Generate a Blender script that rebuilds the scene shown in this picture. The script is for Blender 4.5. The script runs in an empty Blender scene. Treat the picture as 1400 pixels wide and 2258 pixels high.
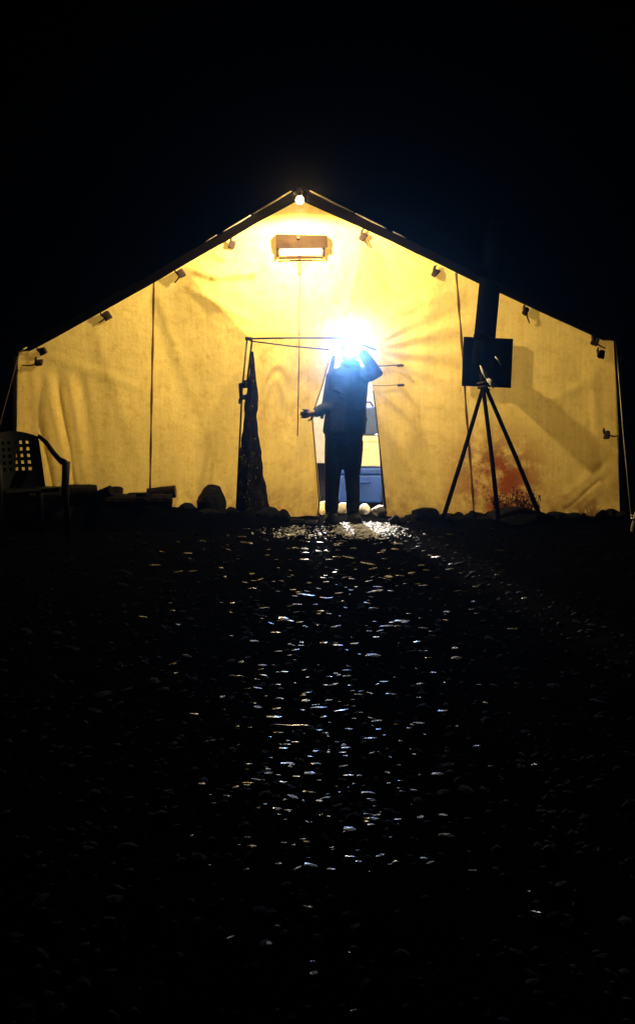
import bpy, bmesh, math, random
import numpy as np
from mathutils import Vector, Matrix, noise

# ------------------------------------------------------------------ camera, sky, exposure
scene = bpy.context.scene
CAM_H, CAM_Y, F, HX, HY = 1.5, -10.0, 2280.0, 700.0, 793.0      # photo pixels: focal length, horizon row
cam_data = bpy.data.cameras.new('camera')
cam = bpy.data.objects.new('camera', cam_data)
scene.collection.objects.link(cam)
cam.location = (0, CAM_Y, CAM_H)
cam.rotation_euler = (math.radians(90), 0, 0)
cam_data.sensor_fit = 'VERTICAL'
cam_data.sensor_height = 36.0
cam_data.lens = 36.0 * F / 2258.0
cam_data.shift_y = -(1129.0 - HY) / 2258.0
cam_data.clip_end = 1000
scene.camera = cam

world = bpy.data.worlds.new('World'); scene.world = world
world.use_nodes = True
wn = world.node_tree.nodes
sky = wn.new('ShaderNodeTexSky'); sky.sky_type = 'NISHITA'; sky.sun_disc = False
sky.sun_elevation = math.radians(-4); sky.sun_rotation = math.radians(200)
wn['Background'].inputs['Strength'].default_value = 0.0004
world.node_tree.links.new(sky.outputs[0], wn['Background'].inputs['Color'])

scene.view_settings.view_transform = 'Standard'
scene.view_settings.look = 'None'
scene.view_settings.exposure = 0.0
scene.view_settings.gamma = 1.0
scene.render.engine = 'CYCLES'
scene.cycles.use_denoising = True
scene.cycles.max_bounces = 8
scene.cycles.diffuse_bounces = 4
scene.cycles.transmission_bounces = 6
scene.cycles.volume_bounces = 0
scene.cycles.sample_clamp_indirect = 4.0
scene.cycles.sample_clamp_direct = 0.0

rng = random.Random(7)
nrng = np.random.default_rng(7)
C = scene.collection

def P(px, py, y=0.0):
    """photo pixel -> point on the plane at depth y (the thing's own depth, from what it touches)"""
    d = y - CAM_Y
    return Vector(((px - HX) * d / F, y, CAM_H - (py - HY) * d / F))

def G(px, py):
    """photo pixel -> point on the ground"""
    d = CAM_H * F / (py - HY)
    return Vector(((px - HX) * d / F, d + CAM_Y, 0))

# ------------------------------------------------------------------ materials
def mat(name, col, rough=0.7, spec=0.5, metal=0.0, noise_scale=12.0, var=0.25, bump=0.0, bump_scale=60.0, emit=None, strength=0.0):
    m = bpy.data.materials.new(name); m.use_nodes = True
    nt = m.node_tree; b = nt.nodes['Principled BSDF']
    tc = nt.nodes.new('ShaderNodeTexCoord')
    nz = nt.nodes.new('ShaderNodeTexNoise'); nz.inputs['Scale'].default_value = noise_scale; nz.inputs['Detail'].default_value = 6
    nt.links.new(tc.outputs['Object'], nz.inputs['Vector'])
    rp = nt.nodes.new('ShaderNodeValToRGB')
    rp.color_ramp.elements[0].position = 0.3; rp.color_ramp.elements[1].position = 0.7
    rp.color_ramp.elements[0].color = tuple(c * (1 - var) for c in col) + (1,)
    rp.color_ramp.elements[1].color = tuple(min(1, c * (1 + var)) for c in col) + (1,)
    nt.links.new(nz.outputs['Fac'], rp.inputs[0]); nt.links.new(rp.outputs[0], b.inputs['Base Color'])
    b.inputs['Roughness'].default_value = rough; b.inputs['Metallic'].default_value = metal
    b.inputs['Specular IOR Level'].default_value = spec
    if bump:
        n2 = nt.nodes.new('ShaderNodeTexNoise'); n2.inputs['Scale'].default_value = bump_scale; n2.inputs['Detail'].default_value = 5
        nt.links.new(tc.outputs['Object'], n2.inputs['Vector'])
        bp = nt.nodes.new('ShaderNodeBump'); bp.inputs['Strength'].default_value = bump; bp.inputs['Distance'].default_value = 0.02
        nt.links.new(n2.outputs['Fac'], bp.inputs['Height']); nt.links.new(bp.outputs[0], b.inputs['Normal'])
    if emit:
        b.inputs['Emission Color'].default_value = emit + (1,); b.inputs['Emission Strength'].default_value = strength
    return m

def canvas_mat(name, col, trans, stains=False):
    m = bpy.data.materials.new(name); m.use_nodes = True
    nt = m.node_tree; nt.nodes.remove(nt.nodes['Principled BSDF'])
    out = nt.nodes['Material Output']; L = nt.links
    tc = nt.nodes.new('ShaderNodeTexCoord')
    def nz(scale, det, rough=0.55, vec=None):
        n = nt.nodes.new('ShaderNodeTexNoise'); n.inputs['Scale'].default_value = scale
        n.inputs['Detail'].default_value = det; n.inputs['Roughness'].default_value = rough
        L.new(vec or tc.outputs['Object'], n.inputs['Vector']); return n
    def ramp(src, p0, p1, c0, c1):
        r = nt.nodes.new('ShaderNodeValToRGB'); e = r.color_ramp.elements
        e[0].position = p0; e[1].position = p1; e[0].color = c0 + (1,); e[1].color = c1 + (1,)
        L.new(src, r.inputs[0]); return r
    def mix(a, b, fac=1.0, mode='MULTIPLY'):
        x = nt.nodes.new('ShaderNodeMix'); x.data_type = 'RGBA'; x.blend_type = mode
        if isinstance(fac, float): x.inputs[0].default_value = fac
        else: L.new(fac, x.inputs[0])
        if isinstance(a, tuple): x.inputs[6].default_value = a + (1,)
        else: L.new(a, x.inputs[6])
        if isinstance(b, tuple): x.inputs[7].default_value = b + (1,)
        else: L.new(b, x.inputs[7])
        return x.outputs[2]
    base = ramp(nz(2.2, 5).outputs['Fac'], 0.3, 0.72, tuple(c * 0.86 for c in col), tuple(min(1, c * 1.06) for c in col)).outputs[0]
    blot = ramp(nz(11, 8, 0.7).outputs['Fac'], 0.34, 0.5, (0.86, 0.80, 0.68), (1, 1, 1)).outputs[0]
    c = mix(base, blot)
    mp = nt.nodes.new('ShaderNodeMapping'); mp.inputs['Scale'].default_value = (34, 34, 1.2)
    L.new(tc.outputs['Object'], mp.inputs['Vector'])
    c = mix(c, ramp(nz(1, 4, 0.6, mp.outputs[0]).outputs['Fac'], 0.3, 0.6, (0.92, 0.89, 0.83), (1, 1, 1)).outputs[0])
    c = mix(c, ramp(nz(70, 4, 0.8).outputs['Fac'], 0.3, 0.55, (0.90, 0.87, 0.82), (1, 1, 1)).outputs[0])
    if stains:
        sp = nt.nodes.new('ShaderNodeSeparateXYZ'); L.new(tc.outputs['Object'], sp.inputs[0])
        def mr(src, a, b, lo=0.0, hi=1.0):
            n = nt.nodes.new('ShaderNodeMapRange'); n.interpolation_type = 'SMOOTHSTEP'
            n.inputs[1].default_value = a; n.inputs[2].default_value = b; n.inputs[3].default_value = lo; n.inputs[4].default_value = hi
            L.new(src, n.inputs[0]); return n.outputs[0]
        def mul(a, b):
            n = nt.nodes.new('ShaderNodeMath'); n.operation = 'MULTIPLY'; L.new(a, n.inputs[0]); L.new(b, n.inputs[1]); return n.outputs[0]
        # splashed mud along the hem
        hem = mul(mr(sp.outputs['Z'], 0.0, 0.42, 1, 0), mr(nz(5, 7, 0.7).outputs['Fac'], 0.38, 0.68))
        c = mix(c, (0.36, 0.17, 0.06), hem, 'MIX')
        # rusty soot blots behind the stovepipe poles
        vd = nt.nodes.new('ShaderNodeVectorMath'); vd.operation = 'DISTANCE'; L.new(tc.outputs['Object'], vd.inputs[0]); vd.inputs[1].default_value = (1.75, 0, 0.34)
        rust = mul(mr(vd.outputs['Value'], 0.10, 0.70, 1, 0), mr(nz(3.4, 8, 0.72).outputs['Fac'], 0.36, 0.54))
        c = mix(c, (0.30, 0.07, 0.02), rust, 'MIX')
    df = nt.nodes.new('ShaderNodeBsdfDiffuse'); L.new(c, df.inputs['Color'])
    tr = nt.nodes.new('ShaderNodeBsdfTranslucent')
    L.new(mix(c, (1.0, 0.84, 0.46)), tr.inputs['Color'])
    bp = nt.nodes.new('ShaderNodeBump'); bp.inputs['Strength'].default_value = 0.4; bp.inputs['Distance'].default_value = 0.02
    L.new(nz(9, 7, 0.62).outputs['Fac'], bp.inputs['Height']); L.new(bp.outputs[0], df.inputs['Normal'])
    mx = nt.nodes.new('ShaderNodeMixShader'); mx.inputs[0].default_value = trans
    L.new(df.outputs[0], mx.inputs[1]); L.new(tr.outputs[0], mx.inputs[2]); L.new(mx.outputs[0], out.inputs['Surface'])
    return m

def emission_mat(name, col, s):
    m = bpy.data.materials.new(name); m.use_nodes = True
    b = m.node_tree.nodes['Principled BSDF']
    b.inputs['Base Color'].default_value = (0.8, 0.8, 0.8, 1)
    b.inputs['Emission Color'].default_value = col + (1,); b.inputs['Emission Strength'].default_value = s
    return m

M = {
    'canvas': canvas_mat('canvas_cloth', (0.86, 0.64, 0.20), 0.065, True),
    'canvas_inner': canvas_mat('roof_cloth', (0.82, 0.76, 0.64), 0.2),
    'seam': mat('seam_thread', (0.20, 0.09, 0.03), 0.9, 0.2),
    'zip': mat('zipper_tape', (0.42, 0.19, 0.08), 0.8, 0.3),
    'tarp': mat('black_tarp', (0.0035, 0.003, 0.003), 1.0, 0.0, bump=0.3, bump_scale=14),
    'hem': mat('pale_hem', (0.50, 0.42, 0.28), 0.8, 0.3),
    'black': mat('black_paint', (0.012, 0.012, 0.013), 0.55, 0.4),
    'iron': mat('sooty_iron', (0.001, 0.001, 0.001), 0.95, 0.01, bump=0.2),
    'pole': mat('dark_pole_wood', (0.004, 0.003, 0.002), 0.9, 0.05, bump=0.4, bump_scale=30),
    'ridge': mat('ridge_wood', (0.45, 0.24, 0.09), 0.8, 0.3, bump=0.4, bump_scale=30),
    'rope': mat('pale_rope_and_highlight', (0.75, 0.70, 0.60), 0.8, 0.3, bump=0.5, bump_scale=120),
    'dark_rope': mat('dark_cord', (0.05, 0.03, 0.02), 0.9, 0.2),
    'hood': mat('vent_hood', (0.022, 0.012, 0.005), 0.9, 0.05, bump=0.3, bump_scale=25),
    'shade_dark': mat('dark_shade', (0.016, 0.013, 0.013), 0.95, 0.1, bump=0.6, bump_scale=40),
    'rock': mat('dark_rock', (0.004, 0.0035, 0.003), 0.9, 0.1, bump=0.7, bump_scale=14),
    'rock_pale': mat('pale_stone', (0.75, 0.70, 0.60), 0.75, 0.3, bump=0.4, bump_scale=14),
    'log': mat('firewood_bark', (0.008, 0.005, 0.003), 0.9, 0.1, bump=0.8, bump_scale=24),
    'log_end': mat('firewood_cut', (0.18, 0.07, 0.03), 0.85, 0.2, bump=0.3, bump_scale=50),
    'plastic': mat('dark_green_resin', (0.002, 0.003, 0.0025), 0.6, 0.08),
    'jacket': mat('blue_jacket', (0.012, 0.022, 0.055), 0.85, 0.25, bump=0.5, bump_scale=26),
    'trousers': mat('dark_trousers', (0.012, 0.012, 0.018), 0.9, 0.2, bump=0.5, bump_scale=30),
    'boot': mat('black_boot', (0.003, 0.003, 0.003), 0.7, 0.15),
    'skin': mat('skin', (0.42, 0.24, 0.17), 0.55, 0.4, noise_scale=20, var=0.08),
    'hair': mat('dark_hair', (0.02, 0.014, 0.010), 0.7, 0.3, bump=0.6, bump_scale=80),
    'eye': mat('eye', (0.05, 0.03, 0.02), 0.2, 0.5),
    'lip': mat('lip', (0.35, 0.13, 0.11), 0.5, 0.4),
    'cooler_blue': mat('blue_cooler', (0.008, 0.045, 0.42), 0.5, 0.3),
    'cooler_white': mat('white_cooler', (0.80, 0.80, 0.80), 0.5, 0.4, var=0.06),
    'bag_blue': mat('navy_bag', (0.02, 0.04, 0.16), 0.8, 0.3, bump=0.5, bump_scale=18),
    'shrub': mat('dry_shrub', (0.16, 0.045, 0.018), 0.9, 0.2, var=0.5, noise_scale=30),
    'straw': mat('dry_grass', (0.20, 0.12, 0.04), 0.9, 0.2),
    'stick': mat('peeled_stick', (0.75, 0.74, 0.72), 0.2, 0.9, var=0.15),
    'leaf_wet': mat('wet_leaf', (0.10, 0.13, 0.06), 0.25, 0.6),
}

def stone_mat(name, col, r0, r1):
    m = mat(name, col, 0.3, 0.35, noise_scale=9, var=0.6)
    nt = m.node_tree; b = nt.nodes['Principled BSDF']
    tc = nt.nodes.new('ShaderNodeTexCoord')
    n = nt.nodes.new('ShaderNodeTexNoise'); n.inputs['Scale'].default_value = 22; n.inputs['Detail'].default_value = 3
    nt.links.new(tc.outputs['Object'], n.inputs['Vector'])
    mr = nt.nodes.new('ShaderNodeMapRange'); mr.inputs[1].default_value = 0.35; mr.inputs[2].default_value = 0.65
    mr.inputs[3].default_value = r0; mr.inputs[4].default_value = r1
    nt.links.new(n.outputs['Fac'], mr.inputs[0]); nt.links.new(mr.outputs[0], b.inputs['Roughness'])
    n2 = nt.nodes.new('ShaderNodeTexNoise'); n2.inputs['Scale'].default_value = 90; n2.inputs['Detail'].default_value = 3
    nt.links.new(tc.outputs['Object'], n2.inputs['Vector'])
    bp = nt.nodes.new('ShaderNodeBump'); bp.inputs['Strength'].default_value = 0.35; bp.inputs['Distance'].default_value = 0.006
    nt.links.new(n2.outputs['Fac'], bp.inputs['Height']); nt.links.new(bp.outputs[0], b.inputs['Normal'])
    return m
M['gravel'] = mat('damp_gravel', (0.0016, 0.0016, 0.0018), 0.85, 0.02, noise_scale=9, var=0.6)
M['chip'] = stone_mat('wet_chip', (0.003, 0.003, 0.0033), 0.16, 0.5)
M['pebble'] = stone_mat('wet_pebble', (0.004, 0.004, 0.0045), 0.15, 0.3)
M['gravel_lit'] = stone_mat('lit_gravel', (0.34, 0.33, 0.33), 0.4, 0.7)
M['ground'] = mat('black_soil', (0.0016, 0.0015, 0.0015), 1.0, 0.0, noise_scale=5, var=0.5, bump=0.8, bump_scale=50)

# ------------------------------------------------------------------ helpers
def link(name, me, m=None, parent=None, smooth=False):
    o = bpy.data.objects.new(name, me); C.objects.link(o)
    if m: me.materials.append(M[m] if isinstance(m, str) else m)
    if smooth:
        for p in me.polygons: p.use_smooth = True
    if parent:
        o.parent = parent
        o.matrix_parent_inverse = parent.matrix_basis.inverted()
    return o
def ob(name, bm, m=None, parent=None, smooth=False):
    me = bpy.data.meshes.new(name); bmesh.ops.recalc_face_normals(bm, faces=bm.faces); bm.to_mesh(me); bm.free()
    return link(name, me, m, parent, smooth)
def tag(o, label, cat, group=None):
    o['label'] = label; o['category'] = cat
    if group: o['group'] = group
    return o
def thing(name, label, cat, loc=(0, 0, 0), group=None):
    o = bpy.data.objects.new(name, None); C.objects.link(o); o.location = loc; o.empty_display_size = 0.2
    return tag(o, label, cat, group)
def BM(): return bmesh.new()

def tube(bm, pts, radii, seg=12, sx=1.0, sy=1.0, cap=True):
    """tapered tube through pts; rounded by extra end rings"""
    pts = [Vector(p) for p in pts]; n = len(pts)
    if not hasattr(radii, '__len__'): radii = [radii] * n
    rings = []; ref = None
    for i, p in enumerate(pts):
        t = (pts[min(i + 1, n - 1)] - pts[max(i - 1, 0)]).normalized()
        if ref is None:
            ref = t.cross(Vector((0, 1, 0)))
            if ref.length < 0.15: ref = t.cross(Vector((1, 0, 0)))
        ref = (ref - t * ref.dot(t)).normalized(); b = t.cross(ref)
        rings.append([bm.verts.new(p + (ref * math.cos(2 * math.pi * k / seg) * sx + b * math.sin(2 * math.pi * k / seg) * sy) * radii[i]) for k in range(seg)])
    for a, b2 in zip(rings, rings[1:]):
        for k in range(seg): bm.faces.new((a[k], a[(k + 1) % seg], b2[(k + 1) % seg], b2[k]))
    if cap: bm.faces.new(rings[0][::-1]); bm.faces.new(rings[-1])
    return bm
def limb(bm, pts, radii, seg=14):
    """tube with hemispherical ends"""
    pts = [Vector(p) for p in pts]; a = (pts[0] - pts[1]).normalized(); z = (pts[-1] - pts[-2]).normalized()
    r0, r1 = radii[0], radii[-1]
    P2 = [pts[0] + a * r0 * 0.97, pts[0] + a * r0 * 0.7] + pts + [pts[-1] + z * r1 * 0.7, pts[-1] + z * r1 * 0.97]
    R2 = [r0 * 0.25, r0 * 0.71] + list(radii) + [r1 * 0.71, r1 * 0.25]
    return tube(bm, P2, R2, seg)
def box(bm, c, s, rot=None, bevel=0.0, jit=0.0):
    mtx = Matrix.Translation(c) @ (rot.to_4x4() if rot else Matrix.Identity(4)) @ Matrix.Diagonal((*s, 1))
    r = bmesh.ops.create_cube(bm, size=1, matrix=mtx)
    if jit:
        for v in r['verts']: v.co += Vector((rng.uniform(-jit, jit), rng.uniform(-jit, jit), rng.uniform(-jit, jit)))
    if bevel:
        es = list({e for v in r['verts'] for e in v.link_edges})
        bmesh.ops.bevel(bm, geom=es, offset=bevel, segments=2, affect='EDGES', profile=0.5)
    return bm
def ellipsoid(bm, c, s, seg=20, rings=14, rot=None):
    mtx = Matrix.Translation(c) @ (rot.to_4x4() if rot else Matrix.Identity(4)) @ Matrix.Diagonal((*s, 1))
    bmesh.ops.create_uvsphere(bm, u_segments=seg, v_segments=rings, radius=1, matrix=mtx); return bm
def lathe(bm, c, prof, seg=20, rot=None):
    R = rot.to_4x4() if rot else Matrix.Identity(4); rings = []
    for r, z in prof:
        rings.append([bm.verts.new(Vector(c) + (R @ Vector((r * math.cos(2 * math.pi * k / seg), r * math.sin(2 * math.pi * k / seg), z)))) for k in range(seg)])
    for a, b in zip(rings, rings[1:]):
        for k in range(seg): bm.faces.new((a[k], a[(k + 1) % seg], b[(k + 1) % seg], b[k]))
    bm.faces.new(rings[0][::-1]); bm.faces.new(rings[-1]); return bm
def remesh(o, voxel, smooth=4):
    r = o.modifiers.new('remesh', 'REMESH'); r.mode = 'VOXEL'; r.voxel_size = voxel; r.use_smooth_shade = True
    s = o.modifiers.new('smooth', 'SMOOTH'); s.iterations = smooth; s.factor = 0.5
    return o
def RX(a): return Matrix.Rotation(math.radians(a), 3, 'X')
def RY(a): return Matrix.Rotation(math.radians(a), 3, 'Y')
def RZ(a): return Matrix.Rotation(math.radians(a), 3, 'Z')

# ------------------------------------------------------------------ ground
def axis(lo, hi, step, far):
    a = list(np.arange(lo, hi + 1e-6, step)); s = step; x = a[0]; left = []
    while x > -far:
        s *= 1.5; x -= s; left.append(max(x, -far))
    s = step; x = a[-1]; right = []
    while x < far:
        s *= 1.5; x += s; right.append(min(x, far))
    return left[::-1] + a + right
gx, gy = axis(-4.2, 4.2, 0.06, 100), axis(-9.4, 0.9, 0.06, 100)
gv = []
for y in gy:
    for x in gx:
        h = 0.0
        if -4.5 < x < 4.5 and -9.6 < y < 1.2:
            h = 0.022 * noise.noise((x * 1.3, y * 1.3, 0.3)) + 0.012 * noise.noise((x * 5, y * 5, 2.0))
            h -= 0.012
        gv.append((x, y, h))
nx = len(gx)
gf = [(j * nx + i, j * nx + i + 1, (j + 1) * nx + i + 1, (j + 1) * nx + i) for j in range(len(gy) - 1) for i in range(nx - 1)]
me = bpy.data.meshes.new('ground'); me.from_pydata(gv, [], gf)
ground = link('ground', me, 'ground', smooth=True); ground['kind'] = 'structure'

# ------------------------------------------------------------------ tent
tent = thing('wall_tent', 'large yellow canvas wall tent lit up at night', 'tent', (0, 0, 0))
PEAK = (660, 441)
def roof_y(px):
    if px <= PEAK[0]: return PEAK[1] + (PEAK[0] - px) * (775 - PEAK[1]) / (PEAK[0] - 42)
    return PEAK[1] + (px - PEAK[0]) * (752 - PEAK[1]) / (1352 - PEAK[0])
def interp(y, tab):
    if y <= tab[0][0]: return tab[0][1]
    for (y0, x0), (y1, x1) in zip(tab, tab[1:]):
        if y <= y1: return x0 + (x1 - x0) * (y - y0) / (y1 - y0)
    return tab[-1][1]
EL = [(775, 42), (850, 37), (930, 35), (1150, 34)]
ER = [(752, 1352), (850, 1358), (960, 1363), (1150, 1366)]
SL = [(600, 341), (1150, 330)]
SR = [(590, 1004), (750, 1017), (900, 1027), (1150, 1046)]
DL = [(745, 762), (790, 728), (850, 712), (915, 690), (960, 694), (1110, 706), (1150, 700)]   # left edge of the door gap
DR = [(745, 768), (800, 812), (900, 825), (1000, 836), (1110, 846), (1150, 850)]              # right edge
BOT = 1141
def ss(a, b, x):
    t = max(0.0, min(1.0, (x - a) / (b - a))); return t * t * (3 - 2 * t)
def seg_dist(px, py, a, b):
    ax, ay = a; bx, by = b; t = ((px - ax) * (bx - ax) + (py - ay) * (by - ay)) / ((bx - ax) ** 2 + (by - ay) ** 2)
    tc = max(0, min(1, t)); return math.hypot(px - ax - tc * (bx - ax), py - ay - tc * (by - ay)), tc
def smin(a, b, k=0.006):
    h = max(k - abs(a - b), 0) / k; return min(a, b) - h * h * k * 0.25
def out(px, py):
    """how far the cloth stands forward of the wall plane (m)"""
    a = 0.00078
    A = a * (py - 440); B = A - 1.6 * a * ((py - 600) - (px - 410)); Cc = A - a * 2.3 * ((px - 800) + 0.2 * (py - 525))
    D = 0.225 * (1150 - py) / 405
    h = smin(smin(A, B), smin(Cc, D)); h = max(h, 0.0) if h > 0.012 else 0.012 * math.exp((h - 0.012) / 0.012)
    rd = py - roof_y(px); edge = min(rd, (px - interp(py, EL)) * 1.0, (interp(py, ER) - px))
    # folds
    f = 0.0
    m = ss(70, 110, px) * (1 - ss(150, 230, px)) * ss(800, 870, py)
    f += 0.022 * m * math.sin((px - 0.17 * (py - 830)) / 7.5)
    for (p, q, w, amp) in [((1385, 980), (1225, 1110), 11, 0.030), ((1385, 1010), (1240, 1140), 9, 0.022), ((1360, 800), (1180, 905), 14, 0.012), ((412, 590), (480, 612), 10, 0.040), ((480, 612), (560, 604), 11, 0.046), ((560, 604), (612, 560), 12, 0.040), ((440, 545), (500, 575), 7, 0.022), ((425, 640), (560, 712), 9, 0.014), ((700, 470), (745, 560), 14, 0.016), ((770, 560), (700, 700), 16, 0.014), ((350, 660), (430, 900), 15, 0.012), ((210, 720), (300, 1000), 16, 0.012), ((120, 790), (320, 860), 13, 0.010), ((960, 620), (880, 1100), 18, 0.014), ((1080, 880), (1040, 1120), 14, 0.012), ((1300, 800), (1330, 1100), 12, 0.014),
                           ((520, 560), (610, 575), 14, -0.020), ((420, 572), (540, 585), 8, -0.026), ((400, 590), (640, 700), 20, 0.010), ((830, 700), (1010, 640), 15, 0.012),
                           ((60, 800), (180, 1050), 15, 0.014), ((1050, 900), (1230, 1120), 16, 0.008)]:
        d, t = seg_dist(px, py, p, q); f += amp * math.exp(-(d / w) ** 2) * (0.4 + 0.6 * math.sin(math.pi * min(1, max(0, t)) * 0.9 + 0.15))
    # tension rays from the tied door edge
    dx, dy = px - 800, py - 775; r = math.hypot(dx, dy); an = math.atan2(dy, dx)
    if dx > 0: f += 0.010 * math.sin(an * 21 + 0.6) * ss(30, 90, r) * (1 - ss(190, 330, r)) * (1 - ss(0.3, 0.75, abs(an)))
    # door flap drapery
    if 545 < px < 735 and py > 750:
        m = ss(552, 575, px) * ss(750, 880, py)
        f += m * (0.022 * math.sin(px / 10.0 + 0.004 * py + 1.2 * math.sin(py / 130)) + 0.026 * math.sin(px / 21.0 + 1.0 + 0.003 * py))
        f += 0.03 * ss(640, 700, px) * ss(760, 900, py)
    if px > 815 and py > 760: f += 0.010 * math.sin((px - 0.12 * (py - 800)) / 15) * ss(760, 900, py) * (1 - ss(900, 1010, px))
    x, z = px / 228, py / 228
    f += 0.012 * noise.noise((x * 0.9, z * 0.8, 3.1)) + 0.008 * noise.noise((x * 2.4, z * 1.5, 7.7)) + 0.004 * noise.noise((x * 7, z * 3.5, 1.7))
    f += 0.010 * ss(1040, 1140, py) * math.sin(px / 19 + 2 * noise.noise((x * 2, 0, 0)))
    return h * min(1, max(0, rd / 60 + 0.1)) + f * ss(0, 45, edge)
def W(px, py, off=0.0):
    p = P(px, py, 0); p.y = -out(px, py) - off; return p
def panel(name, x0f, x1f, y0f, y1f, nu, nv, lab=None):
    """x0f/x1f(py) side edges, y0f/y1f(px) top and bottom"""
    vs = []
    for j in range(nv + 1):
        for i in range(nu + 1):
            u, v = i / nu, j / nv
            px = x0f(800) * (1 - u) + x1f(800) * u
            for _ in range(4):
                py = y0f(px) + (y1f(px) - y0f(px)) * v
                px = x0f(py) * (1 - u) + x1f(py) * u
            vs.append(W(px, py))
    fs = [(j * (nu + 1) + i, j * (nu + 1) + i + 1, (j + 1) * (nu + 1) + i + 1, (j + 1) * (nu + 1) + i) for j in range(nv) for i in range(nu)]
    me = bpy.data.meshes.new(name); me.from_pydata(vs, [], fs)
    o = link(name, me, 'canvas', tent, True)
    if lab: o['label'] = lab
    return o
K = lambda c: (lambda v: c)
def botf(px): return BOT - 10 * ss(300, 0, px)
panel('wall_panel', lambda y: interp(y, EL), lambda y: interp(y, SL), roof_y, botf, 80, 130)
panel('wall_panel', lambda y: interp(y, SL), K(550), roof_y, botf, 60, 150)
panel('gable_panel', K(550), K(765), roof_y, K(745), 70, 90, 'bright upper gable panel under the bulb')
panel('door_flap', K(550), lambda y: interp(y, DL), K(745), K(BOT), 70, 110, 'draped canvas door flap')
panel('wall_panel', K(765), lambda y: interp(y, SR), roof_y, K(745), 70, 80)
panel('wall_panel', lambda y: interp(y, DR), lambda y: interp(y, SR), K(745), K(BOT), 70, 100)
panel('wall_panel', lambda y: interp(y, SR), lambda y: interp(y, ER), roof_y, K(BOT), 90, 130)

def strip(name, pts, w, m, off=0.004, parent=tent):
    """sewn strip that follows the cloth"""
    bm = BM(); prev = None
    for (px, py, ww) in pts:
        ring = []
        for s, o_ in ((-1, 0.001), (-0.6, off), (0.6, off), (1, 0.001)):
            ring.append(bm.verts.new(W(px + s * w * ww, py, o_)))
        if prev:
            for k in range(3): bm.faces.new((prev[k], prev[k + 1], ring[k + 1], ring[k]))
        prev = ring
    return ob(name, bm, m, parent, True)
strip('seam', [(interp(y, SL), y, 1 + 0.3 * math.sin(y / 17)) for y in range(int(roof_y(341)) + 6, 1136, 5)], 2.1, 'seam')
strip('seam', [(interp(y, SR), y, 1 + 0.3 * math.sin(y / 13)) for y in range(int(roof_y(1005)) + 6, 1136, 5)], 2.3, 'seam')
strip('zipper', [(662 - (y - 570) * 0.008, y, 1.0) for y in range(566, 745, 5)], 1.8, 'zip', 0.006)
strip('zipper', [(661 - (y - 745) * 0.02, y, 1.0) for y in range(749, 960, 5)], 1.4, 'zip', 0.006)
strip('zipper_guard', [(661, y, 1.0) for y in range(566, 612, 4)], 3.6, 'seam', 0.008)
# darker cloth triangle under the vent flap
bm = BM(); rows = []
for j in range(11):
    v = j / 10; py = 567 + 38 * v; hw = 30 * (1 - v) + 2
    rows.append([bm.verts.new(W(664 + s * hw, py, 0.004)) for s in (-1, -.5, 0, .5, 1)])
for a, b in zip(rows, rows[1:]):
    for k in range(4): bm.faces.new((a[k], a[k + 1], b[k + 1], b[k]))
o = ob('triangle_patch', bm, canvas_mat('patch_cloth', (0.62, 0.42, 0.16), 0.15), tent, True)
# rolled door hems (dark edges of the gap)
bm = BM(); tube(bm, [W(interp(y, DR) + 1, y, 0.006) for y in range(860, 1138, 8)], [0.006 + 0.008 * ss(950, 1100, y) for y in range(860, 1138, 8)], 8)
ob('door_hem', bm, 'black', tent, True)
bm = BM(); tube(bm, [W(interp(y, DL) - 2, y, 0.006) for y in range(800, 1138, 8)], 0.006, 8); ob('door_hem', bm, 'seam', tent, True)
bm = BM(); tube(bm, [W(735 - 26 * t / 10.0, 785 + 135 * t / 10.0, 0.05) for t in range(11)], [0.016 + 0.012 * math.sin(math.pi * t / 10) for t in range(11)], 8)
ob('door_hem', bm, mat('hem_blue_grey', (0.06, 0.05, 0.10), 0.9, 0.2), tent, True)

# roof, side and back walls
DEP = 5.0
pk, le, re_ = P(*PEAK), P(42, 775), P(1352, 752)
bl, br = P(34, 1150), P(1366, 1150)
def quad(name, pts, m, parent=tent):
    bm = BM(); bm.faces.new([bm.verts.new(p) for p in pts]); return ob(name, bm, m, parent)
B = Vector((0, DEP, 0))
quad('roof', [le, pk, pk + B, le + B], 'canvas_inner'); quad('roof', [pk, re_, re_ + B, pk + B], 'canvas_inner')
quad('side_wall', [bl, le, le + B, bl + B], 'canvas_inner'); quad('side_wall', [re_, br, br + B, re_ + B], 'canvas_inner')
quad('back_wall', [bl + B, le + B, pk + B, re_ + B, br + B], 'canvas_inner')

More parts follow.
